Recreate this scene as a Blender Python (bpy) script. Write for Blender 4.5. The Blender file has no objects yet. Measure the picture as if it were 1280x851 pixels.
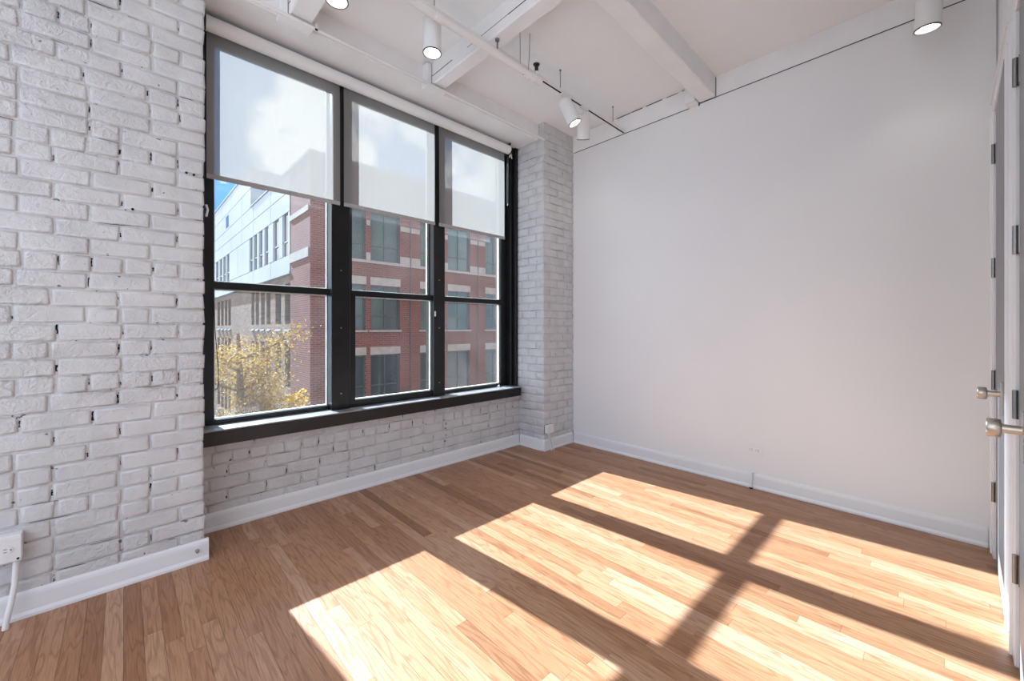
import bpy, bmesh, math, random
from mathutils import Vector, Matrix, Euler, noise
random.seed(7)
S = bpy.context.scene
C = bpy.context.collection
R = math.radians

# ------------------------------------------------------------------ camera
F_PX, YAW, CY, H = 503.63, R(43.935), 409.75, 1.2
cam_d = bpy.data.cameras.new('camera'); cam = bpy.data.objects.new('camera', cam_d); C.objects.link(cam)
cam.location = (0, 0, H)
cam.rotation_euler = (R(90), 0, -YAW)
cam_d.sensor_fit = 'HORIZONTAL'; cam_d.sensor_width = 36
cam_d.lens = F_PX * 36 / 1280
cam_d.shift_y = (CY - 425.5) / 1280
cam_d.clip_start = 0.02; cam_d.clip_end = 600
S.camera = cam

# ------------------------------------------------------------------ view, world, sun
S.view_settings.view_transform = 'Standard'; S.view_settings.look = 'None'
S.view_settings.gamma = 1; S.view_settings.use_curve_mapping = False
S.view_settings.exposure = 0.43
SKY, SUN = 2.2, 18.8
w = bpy.data.worlds.new('sky'); S.world = w; w.use_nodes = True
nt = w.node_tree; nt.nodes.clear()
o_ = nt.nodes.new('ShaderNodeOutputWorld'); bg = nt.nodes.new('ShaderNodeBackground')
tc = nt.nodes.new('ShaderNodeTexCoord'); ns = nt.nodes.new('ShaderNodeTexNoise')
ns.inputs['Scale'].default_value = 5.5; ns.inputs['Detail'].default_value = 7; ns.inputs['Roughness'].default_value = .55
rp = nt.nodes.new('ShaderNodeValToRGB')
rp.color_ramp.elements[0].position = .44; rp.color_ramp.elements[0].color = (.055, .185, .48, 1)
rp.color_ramp.elements[1].position = .535; rp.color_ramp.elements[1].color = (1, .97, .93, 1)
mpw = nt.nodes.new('ShaderNodeMapping'); mpw.inputs['Location'].default_value = (.36, .11, .18)
nt.links.new(tc.outputs['Generated'], mpw.inputs['Vector']); nt.links.new(mpw.outputs[0], ns.inputs['Vector']); nt.links.new(ns.outputs['Fac'], rp.inputs['Fac'])
nt.links.new(rp.outputs['Color'], bg.inputs['Color']); bg.inputs['Strength'].default_value = SKY
nt.links.new(bg.outputs[0], o_.inputs['Surface'])
sd = bpy.data.lights.new('sun', 'SUN'); sd.energy = SUN; sd.angle = R(.55); sd.color = (.82, .96, 1.14)
sun = bpy.data.objects.new('sun', sd); C.objects.link(sun)
sun.rotation_euler = Vector((.081, -1, -.613)).to_track_quat('-Z', 'Y').to_euler()
sun.location = (0, 20, 15)

# ------------------------------------------------------------------ helpers: materials
def mat(name, col=(.8, .8, .8), rough=.5, spec=.5, metal=0.0):
    m = bpy.data.materials.new(name); m.use_nodes = True
    b = m.node_tree.nodes['Principled BSDF']
    b.inputs['Base Color'].default_value = (*col, 1); b.inputs['Roughness'].default_value = rough
    b.inputs['Specular IOR Level'].default_value = spec; b.inputs['Metallic'].default_value = metal
    return m, m.node_tree, b
def N(nt, t, **kw):
    n = nt.nodes.new(t)
    for k, v in kw.items():
        if k in n.inputs: n.inputs[k].default_value = v
        else: setattr(n, k, v)
    return n
def ramp(nt, fac, stops):
    r = nt.nodes.new('ShaderNodeValToRGB'); e = r.color_ramp.elements
    while len(e) < len(stops): e.new(.5)
    for x, (p, c) in zip(e, stops): x.position = p; x.color = (*c, 1) if len(c) == 3 else c
    nt.links.new(fac, r.inputs['Fac']); return r
def bump(nt, b, height, strength, dist=.01):
    n = N(nt, 'ShaderNodeBump'); n.inputs['Strength'].default_value = strength; n.inputs['Distance'].default_value = dist
    nt.links.new(height, n.inputs['Height']); nt.links.new(n.outputs[0], b.inputs['Normal']); return n
def world_pos(nt):
    return N(nt, 'ShaderNodeNewGeometry').outputs['Position']
def noisy(name, c0, c1, scale, rough=.5, spec=.4, bscale=0, bstr=0, lo=.35, hi=.65, detail=4, bdist=.01):
    m, nt, b = mat(name, c0, rough, spec)
    p = world_pos(nt)
    n = N(nt, 'ShaderNodeTexNoise', Scale=scale, Detail=detail); nt.links.new(p, n.inputs['Vector'])
    r = ramp(nt, n.outputs['Fac'], [(lo, c0), (hi, c1)]); nt.links.new(r.outputs[0], b.inputs['Base Color'])
    if bstr:
        n2 = N(nt, 'ShaderNodeTexNoise', Scale=bscale, Detail=5, Roughness=.6); nt.links.new(p, n2.inputs['Vector'])
        bump(nt, b, n2.outputs['Fac'], bstr, bdist)
    return m

M = {}
def paint_mat(name, c0, c1, k):
    m, nt, b = mat(name, c0, .5, .4)
    p = world_pos(nt)
    n = N(nt, 'ShaderNodeTexNoise', Scale=9, Detail=4); nt.links.new(p, n.inputs['Vector'])
    r = ramp(nt, n.outputs['Fac'], [(.35, c0), (.65, c1)])
    sp = N(nt, 'ShaderNodeTexNoise', Scale=38, Detail=2); nt.links.new(p, sp.inputs['Vector'])
    r2 = ramp(nt, sp.outputs['Fac'], [(.245, (.25, .24, .23)), (.275, (1, 1, 1))])     # pits where the paint missed
    mx = N(nt, 'ShaderNodeMix', data_type='RGBA', blend_type='MULTIPLY'); mx.inputs[0].default_value = 1
    nt.links.new(r.outputs[0], mx.inputs[6]); nt.links.new(r2.outputs[0], mx.inputs[7]); nt.links.new(mx.outputs[2], b.inputs['Base Color'])
    a1 = N(nt, 'ShaderNodeTexNoise', Scale=34, Detail=3, Roughness=.55, Distortion=.8); nt.links.new(p, a1.inputs['Vector'])
    a2 = N(nt, 'ShaderNodeTexNoise', Scale=150, Detail=4, Roughness=.6); nt.links.new(p, a2.inputs['Vector'])
    ms = N(nt, 'ShaderNodeTexNoise', Scale=2.2, Detail=2); nt.links.new(p, ms.inputs['Vector'])   # rougher and smoother areas
    mr = ramp(nt, ms.outputs['Fac'], [(.38, (.25,) * 3), (.62, (1,) * 3)])
    h = N(nt, 'ShaderNodeMath', operation='MULTIPLY_ADD'); h.inputs[1].default_value = .28
    nt.links.new(a2.outputs['Fac'], h.inputs[0]); nt.links.new(a1.outputs['Fac'], h.inputs[2])
    h2 = N(nt, 'ShaderNodeMath', operation='MULTIPLY'); nt.links.new(h.outputs[0], h2.inputs[0]); nt.links.new(mr.outputs[0], h2.inputs[1])
    bump(nt, b, h2.outputs[0], k, .012)
    return m
M['brick_paint'] = paint_mat('white_painted_brick', (.565, .562, .555), (.635, .632, .625), .95)
M['mortar_paint'] = paint_mat('white_painted_mortar', (.545, .542, .535), (.62, .617, .61), 1.0)
M['plaster'] = noisy('white_wall_paint', (.81, .81, .805), (.83, .83, .825), 1.5, .6, .3, 160, .04)
M['ceiling'] = noisy('white_ceiling_paint', (.88, .88, .875), (.90, .90, .895), 2.2, .65, .3, 60, .08)
M['timber'] = noisy('white_painted_timber', (.83, .83, .825), (.87, .87, .865), 6, .6, .3, 45, .16)
M['trim'] = noisy('white_gloss_trim', (.78, .79, .80), (.81, .82, .83), 3, .35, .5, 40, .03)
M['white_metal'] = mat('white_powder_coat', (.80, .795, .78), .4, .5)[0]
M['white_plastic'] = mat('white_plastic', (.80, .80, .79), .4, .5)[0]
M['dark'] = mat('dark_gap', (.012, .011, .011), .9, .1)[0]
M['rust'] = noisy('rusty_stain', (.16, .13, .11), (.45, .42, .40), 40, .8, .2)
M['black_metal'] = mat('black_metal', (.02, .02, .02), .45, .5)[0]
M['black_paint'] = noisy('black_gloss_paint', (.006, .006, .0065), (.010, .010, .0105), 8, .30, .38, 30, .05)
M['sill_sheen_dust'] = noisy('dusty_black_sill_with_sheen', (.20, .20, .205), (.32, .32, .325), 14, .28, .6, 30, .05)  # dust plus the sill's bright sun reflection, painted in as grey
M['outer_brick'] = noisy('outer_brick', (.16, .075, .05), (.22, .11, .08), 3, .9, .2)
M['dark_flashing'] = mat('dark_flashing', (.03, .033, .035), .85, .15)[0]
M['nickel'] = mat('satin_nickel', (.50, .46, .40), .33, .5, 1.0)[0]
M['hinge'] = mat('dark_nickel', (.28, .27, .26), .3, .5, 1.0)[0]
M['door'] = noisy('grey_door_paint', (.20, .205, .215), (.23, .235, .245), 3, .42, .5, 60, .03)
M['putty'] = noisy('pale_glazing_putty', (.62, .60, .55), (.78, .77, .74), 12, .6, .3)
M['stone'] = noisy('limestone', (.28, .265, .235), (.34, .32, .285), 3, .8, .2)
M['metal_panel'] = noisy('pale_metal_panel', (.27, .31, .355), (.31, .35, .395), .4, .35, .5)
M['panel_back'] = mat('panel_joint', (.25, .29, .33), .7, .3)[0]
M['asphalt'] = noisy('asphalt', (.10, .10, .10), (.15, .15, .15), 1.2, .9, .2)
M['frame_dark'] = mat('window_frame_dark', (.035, .05, .055), .4, .5)[0]
M['bark'] = noisy('tree_bark', (.10, .075, .05), (.2, .15, .11), 9, .9, .1)

def plank_mat(name, island):
    m, nt, b = mat(name, (.5, .3, .2), .30, .28)
    tcn = N(nt, 'ShaderNodeTexCoord'); p0 = world_pos(nt)
    if island:
        g = N(nt, 'ShaderNodeNewGeometry'); rnd = g.outputs['Random Per Island']; tone = rnd
    else:
        oi = N(nt, 'ShaderNodeObjectInfo'); rnd = oi.outputs['Random']
        sep = N(nt, 'ShaderNodeSeparateColor'); nt.links.new(oi.outputs['Color'], sep.inputs[0]); tone = sep.outputs[0]
    cm = N(nt, 'ShaderNodeCombineXYZ'); mu = N(nt, 'ShaderNodeMath', operation='MULTIPLY'); mu.inputs[1].default_value = 37
    nt.links.new(rnd, mu.inputs[0]); nt.links.new(mu.outputs[0], cm.inputs[0]); nt.links.new(mu.outputs[0], cm.inputs[1])
    ad = N(nt, 'ShaderNodeVectorMath', operation='ADD'); nt.links.new(p0, ad.inputs[0]); nt.links.new(cm.outputs[0], ad.inputs[1])
    # cathedral grain: stretched noise folded into rings
    mp = N(nt, 'ShaderNodeMapping'); mp.inputs['Scale'].default_value = (9, .9, 9); nt.links.new(ad.outputs[0], mp.inputs['Vector'])
    n1 = N(nt, 'ShaderNodeTexNoise', Scale=1.6, Detail=2, Roughness=.5); nt.links.new(mp.outputs[0], n1.inputs['Vector'])
    k = N(nt, 'ShaderNodeMath', operation='MULTIPLY'); k.inputs[1].default_value = 60; nt.links.new(n1.outputs['Fac'], k.inputs[0])
    sn = N(nt, 'ShaderNodeMath', operation='SINE'); nt.links.new(k.outputs[0], sn.inputs[0])
    r1 = ramp(nt, sn.outputs[0], [(.35, (1, 1, 1)), (.95, (.80, .74, .70))])
    # fine pores
    mp2 = N(nt, 'ShaderNodeMapping'); mp2.inputs['Scale'].default_value = (260, 9, 260); nt.links.new(ad.outputs[0], mp2.inputs['Vector'])
    n2 = N(nt, 'ShaderNodeTexNoise', Scale=1, Detail=3, Roughness=.6); nt.links.new(mp2.outputs[0], n2.inputs['Vector'])
    r2 = ramp(nt, n2.outputs['Fac'], [(.38, (.82, .78, .75)), (.6, (1.04, 1.04, 1.04))])
    base = ramp(nt, tone, [(0, (.25, .115, .055)), (.35, (.37, .182, .091)), (.7, (.45, .243, .133)), (1, (.51, .315, .195))])
    m1 = N(nt, 'ShaderNodeMix', data_type='RGBA', blend_type='MULTIPLY'); m1.inputs[0].default_value = 1
    nt.links.new(base.outputs[0], m1.inputs[6]); nt.links.new(r1.outputs[0], m1.inputs[7])
    m2 = N(nt, 'ShaderNodeMix', data_type='RGBA', blend_type='MULTIPLY'); m2.inputs[0].default_value = 1
    nt.links.new(m1.outputs[2], m2.inputs[6]); nt.links.new(r2.outputs[0], m2.inputs[7])
    nt.links.new(m2.outputs[2], b.inputs['Base Color'])
    rr = ramp(nt, n2.outputs['Fac'], [(.3, (.40,) * 3), (.7, (.28,) * 3)]); nt.links.new(rr.outputs[0], b.inputs['Roughness'])
    bump(nt, b, n2.outputs['Fac'], .06, .004)
    return m
M['plank'] = plank_mat('oak_strip', False); M['plank_island'] = plank_mat('oak_strip_far', True)

def glass_mat(name, tint, refl, dust):
    m = bpy.data.materials.new(name); m.use_nodes = True; nt = m.node_tree; nt.nodes.clear()
    out = N(nt, 'ShaderNodeOutputMaterial')
    tr = N(nt, 'ShaderNodeBsdfTransparent'); tr.inputs[0].default_value = (*tint, 1)
    gl = N(nt, 'ShaderNodeBsdfGlossy'); gl.inputs['Roughness'].default_value = .02
    fr = N(nt, 'ShaderNodeFresnel', IOR=1.45)
    mu = N(nt, 'ShaderNodeMath', operation='MULTIPLY'); mu.inputs[1].default_value = refl; nt.links.new(fr.outputs[0], mu.inputs[0])
    mx = N(nt, 'ShaderNodeMixShader'); nt.links.new(mu.outputs[0], mx.inputs[0])
    nt.links.new(tr.outputs[0], mx.inputs[1]); nt.links.new(gl.outputs[0], mx.inputs[2])
    last = mx.outputs[0]
    if dust:
        df = N(nt, 'ShaderNodeBsdfTranslucent'); df.inputs[0].default_value = (.85, .84, .82, 1)
        n1 = N(nt, 'ShaderNodeTexNoise', Scale=2.6, Detail=6, Roughness=.65); nt.links.new(world_pos(nt), n1.inputs['Vector'])
        r = ramp(nt, n1.outputs['Fac'], [(.3, (dust * .5,) * 3), (.75, (dust * 1.7,) * 3)])
        m2 = N(nt, 'ShaderNodeMixShader'); nt.links.new(r.outputs[0], m2.inputs[0])
        nt.links.new(last, m2.inputs[1]); nt.links.new(df.outputs[0], m2.inputs[2]); last = m2.outputs[0]
    nt.links.new(last, out.inputs[0]); return m
M['pane'] = glass_mat('dusty_window_glass', (.95, .965, .96), .55, .008)
M['clean_pane'] = glass_mat('wiped_window_glass', (.95, .965, .96), .55, .004)

m = bpy.data.materials.new('screen_shade_fabric'); m.use_nodes = True; nt = m.node_tree; nt.nodes.clear()
out = N(nt, 'ShaderNodeOutputMaterial'); tr = N(nt, 'ShaderNodeBsdfTransparent'); tl = N(nt, 'ShaderNodeBsdfTranslucent'); df = N(nt, 'ShaderNodeBsdfDiffuse')
tl.inputs[0].default_value = (.60, .60, .60, 1); df.inputs[0].default_value = (.42, .41, .40, 1)
wv = N(nt, 'ShaderNodeTexNoise', Scale=1.0, Detail=3); mp = N(nt, 'ShaderNodeMapping'); mp.inputs['Scale'].default_value = (170, 10, 6)
nt.links.new(world_pos(nt), mp.inputs['Vector']); nt.links.new(mp.outputs[0], wv.inputs['Vector'])
rw = ramp(nt, wv.outputs['Fac'], [(.3, (.200, .187, .168)), (.7, (.220, .204, .183))]); nt.links.new(rw.outputs[0], tl.inputs[0])
a = N(nt, 'ShaderNodeMixShader'); a.inputs[0].default_value = .5; nt.links.new(tl.outputs[0], a.inputs[1]); nt.links.new(df.outputs[0], a.inputs[2])
b2 = N(nt, 'ShaderNodeMixShader'); b2.inputs[0].default_value = .10; nt.links.new(a.outputs[0], b2.inputs[1]); nt.links.new(tr.outputs[0], b2.inputs[2])
nt.links.new(b2.outputs[0], out.inputs[0]); M['shade'] = m
M['hem'] = mat('shade_hem_fabric', (.40, .385, .37), .7, .2)[0]

def facade_mat(name, c1, c2, mortar, sx, sy, axis, bstr=.3):
    m, nt, b = mat(name, c1, .85, .2)
    sp = N(nt, 'ShaderNodeSeparateXYZ'); nt.links.new(world_pos(nt), sp.inputs[0])
    cb = N(nt, 'ShaderNodeCombineXYZ'); nt.links.new(sp.outputs[axis], cb.inputs[0]); nt.links.new(sp.outputs[2], cb.inputs[1])
    bt = N(nt, 'ShaderNodeTexBrick'); bt.inputs['Scale'].default_value = 1; bt.inputs['Brick Width'].default_value = sx
    bt.inputs['Row Height'].default_value = sy; bt.inputs['Mortar Size'].default_value = .016
    bt.inputs['Color1'].default_value = (*c1, 1); bt.inputs['Color2'].default_value = (*c2, 1); bt.inputs['Mortar'].default_value = (*mortar, 1)
    nt.links.new(cb.outputs[0], bt.inputs['Vector'])
    n = N(nt, 'ShaderNodeTexNoise', Scale=.7, Detail=5); nt.links.new(world_pos(nt), n.inputs['Vector'])
    r = ramp(nt, n.outputs['Fac'], [(.3, (.86, .86, .86)), (.7, (1.1, 1.1, 1.1))])
    mx = N(nt, 'ShaderNodeMix', data_type='RGBA', blend_type='MULTIPLY'); mx.inputs[0].default_value = 1
    nt.links.new(bt.outputs['Color'], mx.inputs[6]); nt.links.new(r.outputs[0], mx.inputs[7]); nt.links.new(mx.outputs[2], b.inputs['Base Color'])
    n3 = N(nt, 'ShaderNodeTexNoise', Scale=5, Detail=5); nt.links.new(world_pos(nt), n3.inputs['Vector'])
    bump(nt, b, n3.outputs['Fac'], bstr, .06)
    return m
M['red_x'] = facade_mat('red_brick_front', (.165, .036, .018), (.110, .026, .014), (.17, .10, .075), .34, .11, 0, .1)
M['red_y'] = facade_mat('red_brick_side', (.165, .036, .018), (.110, .026, .014), (.17, .10, .075), .34, .11, 1, .1)
M['tan_y'] = facade_mat('tan_rough_brick_side', (.22, .14, .085), (.14, .087, .055), (.19, .145, .11), .42, .16, 1, .9)
m, nt, b = mat('teal_glass', (.10, .19, .19), .06, .35)
n = N(nt, 'ShaderNodeTexNoise', Scale=.45, Detail=3); nt.links.new(world_pos(nt), n.inputs['Vector'])
r = ramp(nt, n.outputs['Fac'], [(.35, (.022, .05, .052)), (.7, (.06, .12, .115))]); nt.links.new(r.outputs[0], b.inputs['Base Color']); M['teal_glass'] = m
m, nt, b = mat('dark_glass', (.018, .03, .034), .06, .35); M['dark_glass'] = m
def leaf_mat(name, stops):
    m, nt, b = mat(name, (.6, .4, .06), .6, .3)
    gi = N(nt, 'ShaderNodeNewGeometry'); r = ramp(nt, gi.outputs['Random Per Island'], stops)
    nt.links.new(r.outputs[0], b.inputs['Base Color'])
    tl = N(nt, 'ShaderNodeBsdfTranslucent'); nt.links.new(r.outputs[0], tl.inputs[0])
    mx = N(nt, 'ShaderNodeMixShader'); mx.inputs[0].default_value = .45; nt.links.new(b.outputs[0], mx.inputs[1]); nt.links.new(tl.outputs[0], mx.inputs[2])
    nt.links.new(mx.outputs[0], nt.nodes['Material Output'].inputs[0]); return m
M['leaf'] = leaf_mat('yellow_leaf', [(0, (.19, .115, .03)), (.5, (.28, .175, .035)), (1, (.40, .26, .05))])
M['leaf_bright'] = leaf_mat('bright_yellow_leaf', [(0, (.40, .25, .02)), (1, (.62, .42, .04))])
m, nt, b = mat('lamp_glow', (1, 1, 1), .5); b.inputs['Emission Color'].default_value = (1, .96, .90, 1); b.inputs['Emission Strength'].default_value = 3.5; M['glow'] = m
m, nt, b = mat('lamp_reflector', (.85, .84, .80), .25, .5); M['reflector'] = m

# ------------------------------------------------------------------ helpers: meshes
def tag(o, label=None, cat=None, group=None, kind=None):
    if label: o['label'] = label
    if cat: o['category'] = cat
    if group: o['group'] = group
    if kind: o['kind'] = kind
    return o
def empty(name, loc=(0, 0, 0), rz=0):
    o = bpy.data.objects.new(name, None); C.objects.link(o); o.location = loc; o.rotation_euler = (0, 0, rz); o.empty_display_size = .1; return o
class MB:
    def __init__(s): s.v = []; s.f = []
    def box(s, x0, x1, y0, y1, z0, z1):
        b = len(s.v)
        s.v += [(x0, y0, z0), (x1, y0, z0), (x1, y1, z0), (x0, y1, z0), (x0, y0, z1), (x1, y0, z1), (x1, y1, z1), (x0, y1, z1)]
        s.f += [tuple(b + i for i in q) for q in ((0, 3, 2, 1), (4, 5, 6, 7), (0, 1, 5, 4), (1, 2, 6, 5), (2, 3, 7, 6), (3, 0, 4, 7))]
        return s
    def prism(s, pts, a, b, axis):
        """polygon pts (2-D) swept from a to b along axis 0/1/2"""
        k = len(s.v); n = len(pts)
        for t in (a, b):
            for p, q in pts:
                s.v.append((t, p, q) if axis == 0 else (p, t, q) if axis == 1 else (p, q, t))
        s.f.append(tuple(k + i for i in range(n))[::-1]); s.f.append(tuple(k + n + i for i in range(n)))
        for i in range(n): j = (i + 1) % n; s.f.append((k + i, k + j, k + n + j, k + n + i))
        return s
    def tube(s, path, r, n=10, caps=True):
        path = [Vector(p) for p in path]; rings = []
        rs = r if isinstance(r, (list, tuple)) else [r] * len(path)
        up = None
        for i, p in enumerate(path):
            d = (path[min(i + 1, len(path) - 1)] - path[max(i - 1, 0)]).normalized()
            if up is None:
                up = Vector((0, 0, 1)) if abs(d.z) < .9 else Vector((1, 0, 0))
            a = d.cross(up).normalized(); bb = a.cross(d).normalized(); up = bb
            k = len(s.v)
            for j in range(n):
                t = 2 * math.pi * j / n; s.v.append(tuple(p + a * math.cos(t) * rs[i] + bb * math.sin(t) * rs[i]))
            rings.append(k)
        for k0, k1 in zip(rings, rings[1:]):
            for j in range(n): s.f.append((k0 + j, k0 + (j + 1) % n, k1 + (j + 1) % n, k1 + j))
        if caps:
            s.f.append(tuple(rings[0] + j for j in range(n))[::-1]); s.f.append(tuple(rings[-1] + j for j in range(n)))
        return s
    def lathe(s, prof, n=28, close=False):
        """prof: (r, z) list about local z"""
        rings = []
        for r, z in prof:
            rings.append(len(s.v))
            for j in range(n): t = 2 * math.pi * j / n; s.v.append((r * math.cos(t), r * math.sin(t), z))
        for k0, k1 in zip(rings, rings[1:]):
            for j in range(n): s.f.append((k0 + j, k0 + (j + 1) % n, k1 + (j + 1) % n, k1 + j))
        if close:
            s.f.append(tuple(rings[0] + j for j in range(n))[::-1]); s.f.append(tuple(rings[-1] + j for j in range(n)))
        return s
    def mesh(s, name, bevel=0, seg=1):
        me = bpy.data.meshes.new(name); me.from_pydata(s.v, [], s.f)
        bm = bmesh.new(); bm.from_mesh(me); bmesh.ops.recalc_face_normals(bm, faces=bm.faces)
        if bevel: bmesh.ops.bevel(bm, geom=list(bm.edges), offset=bevel, segments=seg, affect='EDGES', profile=.6, clamp_overlap=True)
        bm.to_mesh(me); bm.free(); return me
    def build(s, name, m, parent=None, bevel=0, seg=1, smooth=False, loc=None, rot=None, origin=False):
        if origin and s.v:      # put the object's origin at the middle of its base
            xs, ys, zs = zip(*s.v); c = ((min(xs) + max(xs)) / 2, (min(ys) + max(ys)) / 2, min(zs))
            s.v = [(x - c[0], y - c[1], z - c[2]) for x, y, z in s.v]; loc = c
        me = s.mesh(name, bevel, seg); me.materials.append(m)
        if smooth:
            me.polygons.foreach_set('use_smooth', [True] * len(me.polygons))
            try: me.set_sharp_from_angle(angle=R(40))
            except Exception: pass
        o = bpy.data.objects.new(name, me); C.objects.link(o)
        if parent: o.parent = parent
        if loc: o.location = loc
        if rot: o.rotation_euler = rot
        return o
def box(name, m, x0, x1, y0, y1, z0, z1, parent=None, bevel=0, **k): return MB().box(x0, x1, y0, y1, z0, z1).build(name, m, parent, bevel, **k)
def struct(o, label, cat): return tag(o, label, cat, kind='structure')

# ------------------------------------------------------------------ dimensions
XR, YP, YW, XC = 3.41, 2.612, 2.945, 2.945      # right wall, pier/column front, window wall, column left face
ZC, ZB = 3.21, 3.045                            # ceiling, underside of beams
YD = -.249                                      # door wall at the right wall corner
PX0 = .300                                      # right edge of the brick pier

# ------------------------------------------------------------------ large structure
fl = struct(box('floor', M['dark'], -1.3, XR + .2, -2.4, 3.2, -.25, -.019), 'narrow oak strip floor with sunlit patches below the window', 'floor')
ce = struct(box('ceiling', M['ceiling'], -1.45, XR + .2, -2.4, 3.20, ZC, ZC + .25), 'white painted ceiling above the timber beams', 'ceiling')
struct(box('wall_right', M['plaster'], XR, XR + .2, -2.4, 3.3, -.2, ZC), 'smooth plain white plastered wall with one low outlet', 'wall')

struct(box('wall_rear_blocker', M['plaster'], -1.3, XR + .2, -2.6, -2.4, -.2, ZC + .2), 'plain white rear wall out of view, added to cut light on the pier', 'wall')  # unseen rear wall, added and sized to cut the light on the pier
# ---- brick laying
def brick_mesh(L, Hh, D, seed):
    rnd = random.Random(seed); s = MB().box(-L / 2, L / 2, -D / 2, D / 2, -Hh / 2, Hh / 2)
    me = s.mesh('brick', .005, 1)
    bm = bmesh.new(); bm.from_mesh(me)
    bmesh.ops.inset_individual(bm, faces=[f for f in bm.faces if abs(f.normal.y) > .95 and f.calc_area() > .002], thickness=.009)
    bm.to_mesh(me); bm.free()
    for v in me.vertices:
        v.co.x += rnd.uniform(-.0034, .0034); v.co.z += rnd.uniform(-.0024, .0024); v.co.y += rnd.uniform(-.0004, .0004)
    me.polygons.foreach_set('use_smooth', [True] * len(me.polygons)); me.materials.append(M['brick_paint']); return me
BC = {}
def get_brick(L, D=.09):
    q = (round(L / .012), round(D / .012)); k = (q, random.randrange(7))
    if k not in BC: BC[k] = brick_mesh(q[0] * .012, COURSE - .0065, q[1] * .012, hash((q[0], q[1], k[1])) & 9999)
    me = BC[k]; return me, q[0] * .012
COURSE = .0762
def put_brick(parent, cx, cy, cz, rz, L, D=.09):
    me, l2 = get_brick(L, D); o = bpy.data.objects.new('brick', me); C.objects.link(o); o.parent = parent
    o.location = (cx, cy, cz); o.rotation_euler = (random.uniform(-.009, .009), random.uniform(-.009, .009), rz + random.uniform(-.006, .006) + (math.pi if random.random() < .5 else 0))
    o.scale = (L / l2, 1, 1); return o
def crack(s, face, u, z, wu, hz, off):
    """a jagged dark gap in a joint: face maps (u, out, z) to a point"""
    pts = []; n = 4
    for i in range(n + 1): pts.append((u + wu * random.uniform(.1, .6) + random.uniform(-.0012, .0012), z + hz * i / n))
    for i in range(n, -1, -1): pts.append((u - wu * random.uniform(.1, .6) + random.uniform(-.0012, .0012), z + hz * i / n))
    k = len(s.v); m_ = len(pts)
    for d in (off, off - .01):
        for p in pts: s.v.append(face(p[0], d, p[1]))
    s.f.append(tuple(range(k, k + m_))); 
    for i in range(m_): j = (i + 1) % m_; s.f.append((k + i, k + j, k + m_ + j, k + m_ + i))
def hcrack(s, face, u, z, L, off):
    k = len(s.v); n = 5; top = []; bot = []
    dz = random.uniform(-.006, .006)
    for i in range(n + 1):
        t = i / n; zz = z + dz * t + random.uniform(-.0008, .0008); hh = .0011 * (1 - abs(2 * t - 1) * .8)
        top.append((u + L * t, zz + hh)); bot.append((u + L * t, zz - hh))
    pts = top + bot[::-1]; m_ = len(pts)
    for d in (off, off - .008):
        for p in pts: s.v.append(face(p[0], d, p[1]))
    s.f.append(tuple(range(k, k + m_)))
    for i in range(m_): j = (i + 1) % m_; s.f.append((k + i, k + j, k + m_ + j, k + m_ + i))

def lay_face(parent, u0, u1, z0, z1, place, face, align_right=True, header_every=7, pcrack=.3):
    """place(u, z, L) adds a brick; runs from u1 down to u0"""
    cr = MB(); i = 0; z = z0
    while z < z1 - .01:
        hc = (i % header_every == header_every - 2)
        u = u1 + random.uniform(-.003, .004)
        first = True
        while u > u0 + .03:
            if hc: L = .094
            elif first and i % 2: L = .10
            else: L = .198 if random.random() > .13 else .098
            L += random.uniform(-.006, .006); L = min(L, u - u0)
            place(u - L / 2, z + COURSE / 2 + random.uniform(-.002, .002), L)
            ju = u - L - .005
            if random.random() < pcrack: crack(cr, face, ju, z + random.uniform(.012, .035), random.uniform(.0025, .0085), random.uniform(.012, .042), random.uniform(-.0030, -.0012))
            if random.random() < pcrack * .35: hcrack(cr, face, u - L * random.uniform(.4, 1), z + random.uniform(-.002, .003), random.uniform(.03, .13), -.0015)
            u -= L + .009; first = False
        z += COURSE; i += 1
    o = cr.build('joint_gap', M['dark'], parent); o['kind'] = 'stuff'; o['label'] = 'dark cracks and gaps in the painted joints'
    return o

JR = .0034       # how far the painted joints lie behind the brick faces
# left brick pier
pier = struct(empty('wall_left', (-.6, YP, 0)), 'white painted brick pier left of the black window', 'wall')
def loc_to(parent, p): return (p[0] - parent.location.x, p[1] - parent.location.y, p[2] - parent.location.z)
def shift(s, parent): s.v = [loc_to(parent, p) for p in s.v]; return s
def pbox(name, m, parent, x0, x1, y0, y1, z0, z1, bevel=0, **k): return shift(MB().box(x0, x1, y0, y1, z0, z1), parent).build(name, m, parent, bevel, **k)
PB0 = -.86
MB_ = shift(MB().box(PB0 - .02, PX0 - .006, YP + JR, 3.32, -.2, ZC + .02), pier).build('mortar_bed', M['mortar_paint'], pier)
shift(MB().box(-2.2, PB0 - .02, YP + .002, 3.32, -.2, ZC + .02), pier).build('plain_pier_end', M['mortar_paint'], pier)
lay_face(pier, PB0, PX0, .0, ZC, lambda u, z, L: put_brick(pier, *loc_to(pier, (u, YP + .045, z)), 0, L), lambda u, d, z: loc_to(pier, (u, YP - d, z)), pcrack=.42)
hl = MB()
for x, z in ((.228, 1.985), (.258, 1.982), (.03, 1.76)):
    hl.prism([(x + .0055 * math.cos(t * math.pi / 4), z + .0055 * math.sin(t * math.pi / 4)) for t in range(8)], YP - .0035, YP + .004, 1)
shift(hl, pier).build('drill_hole', M['dark'], pier)['kind'] = 'stuff'
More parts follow.
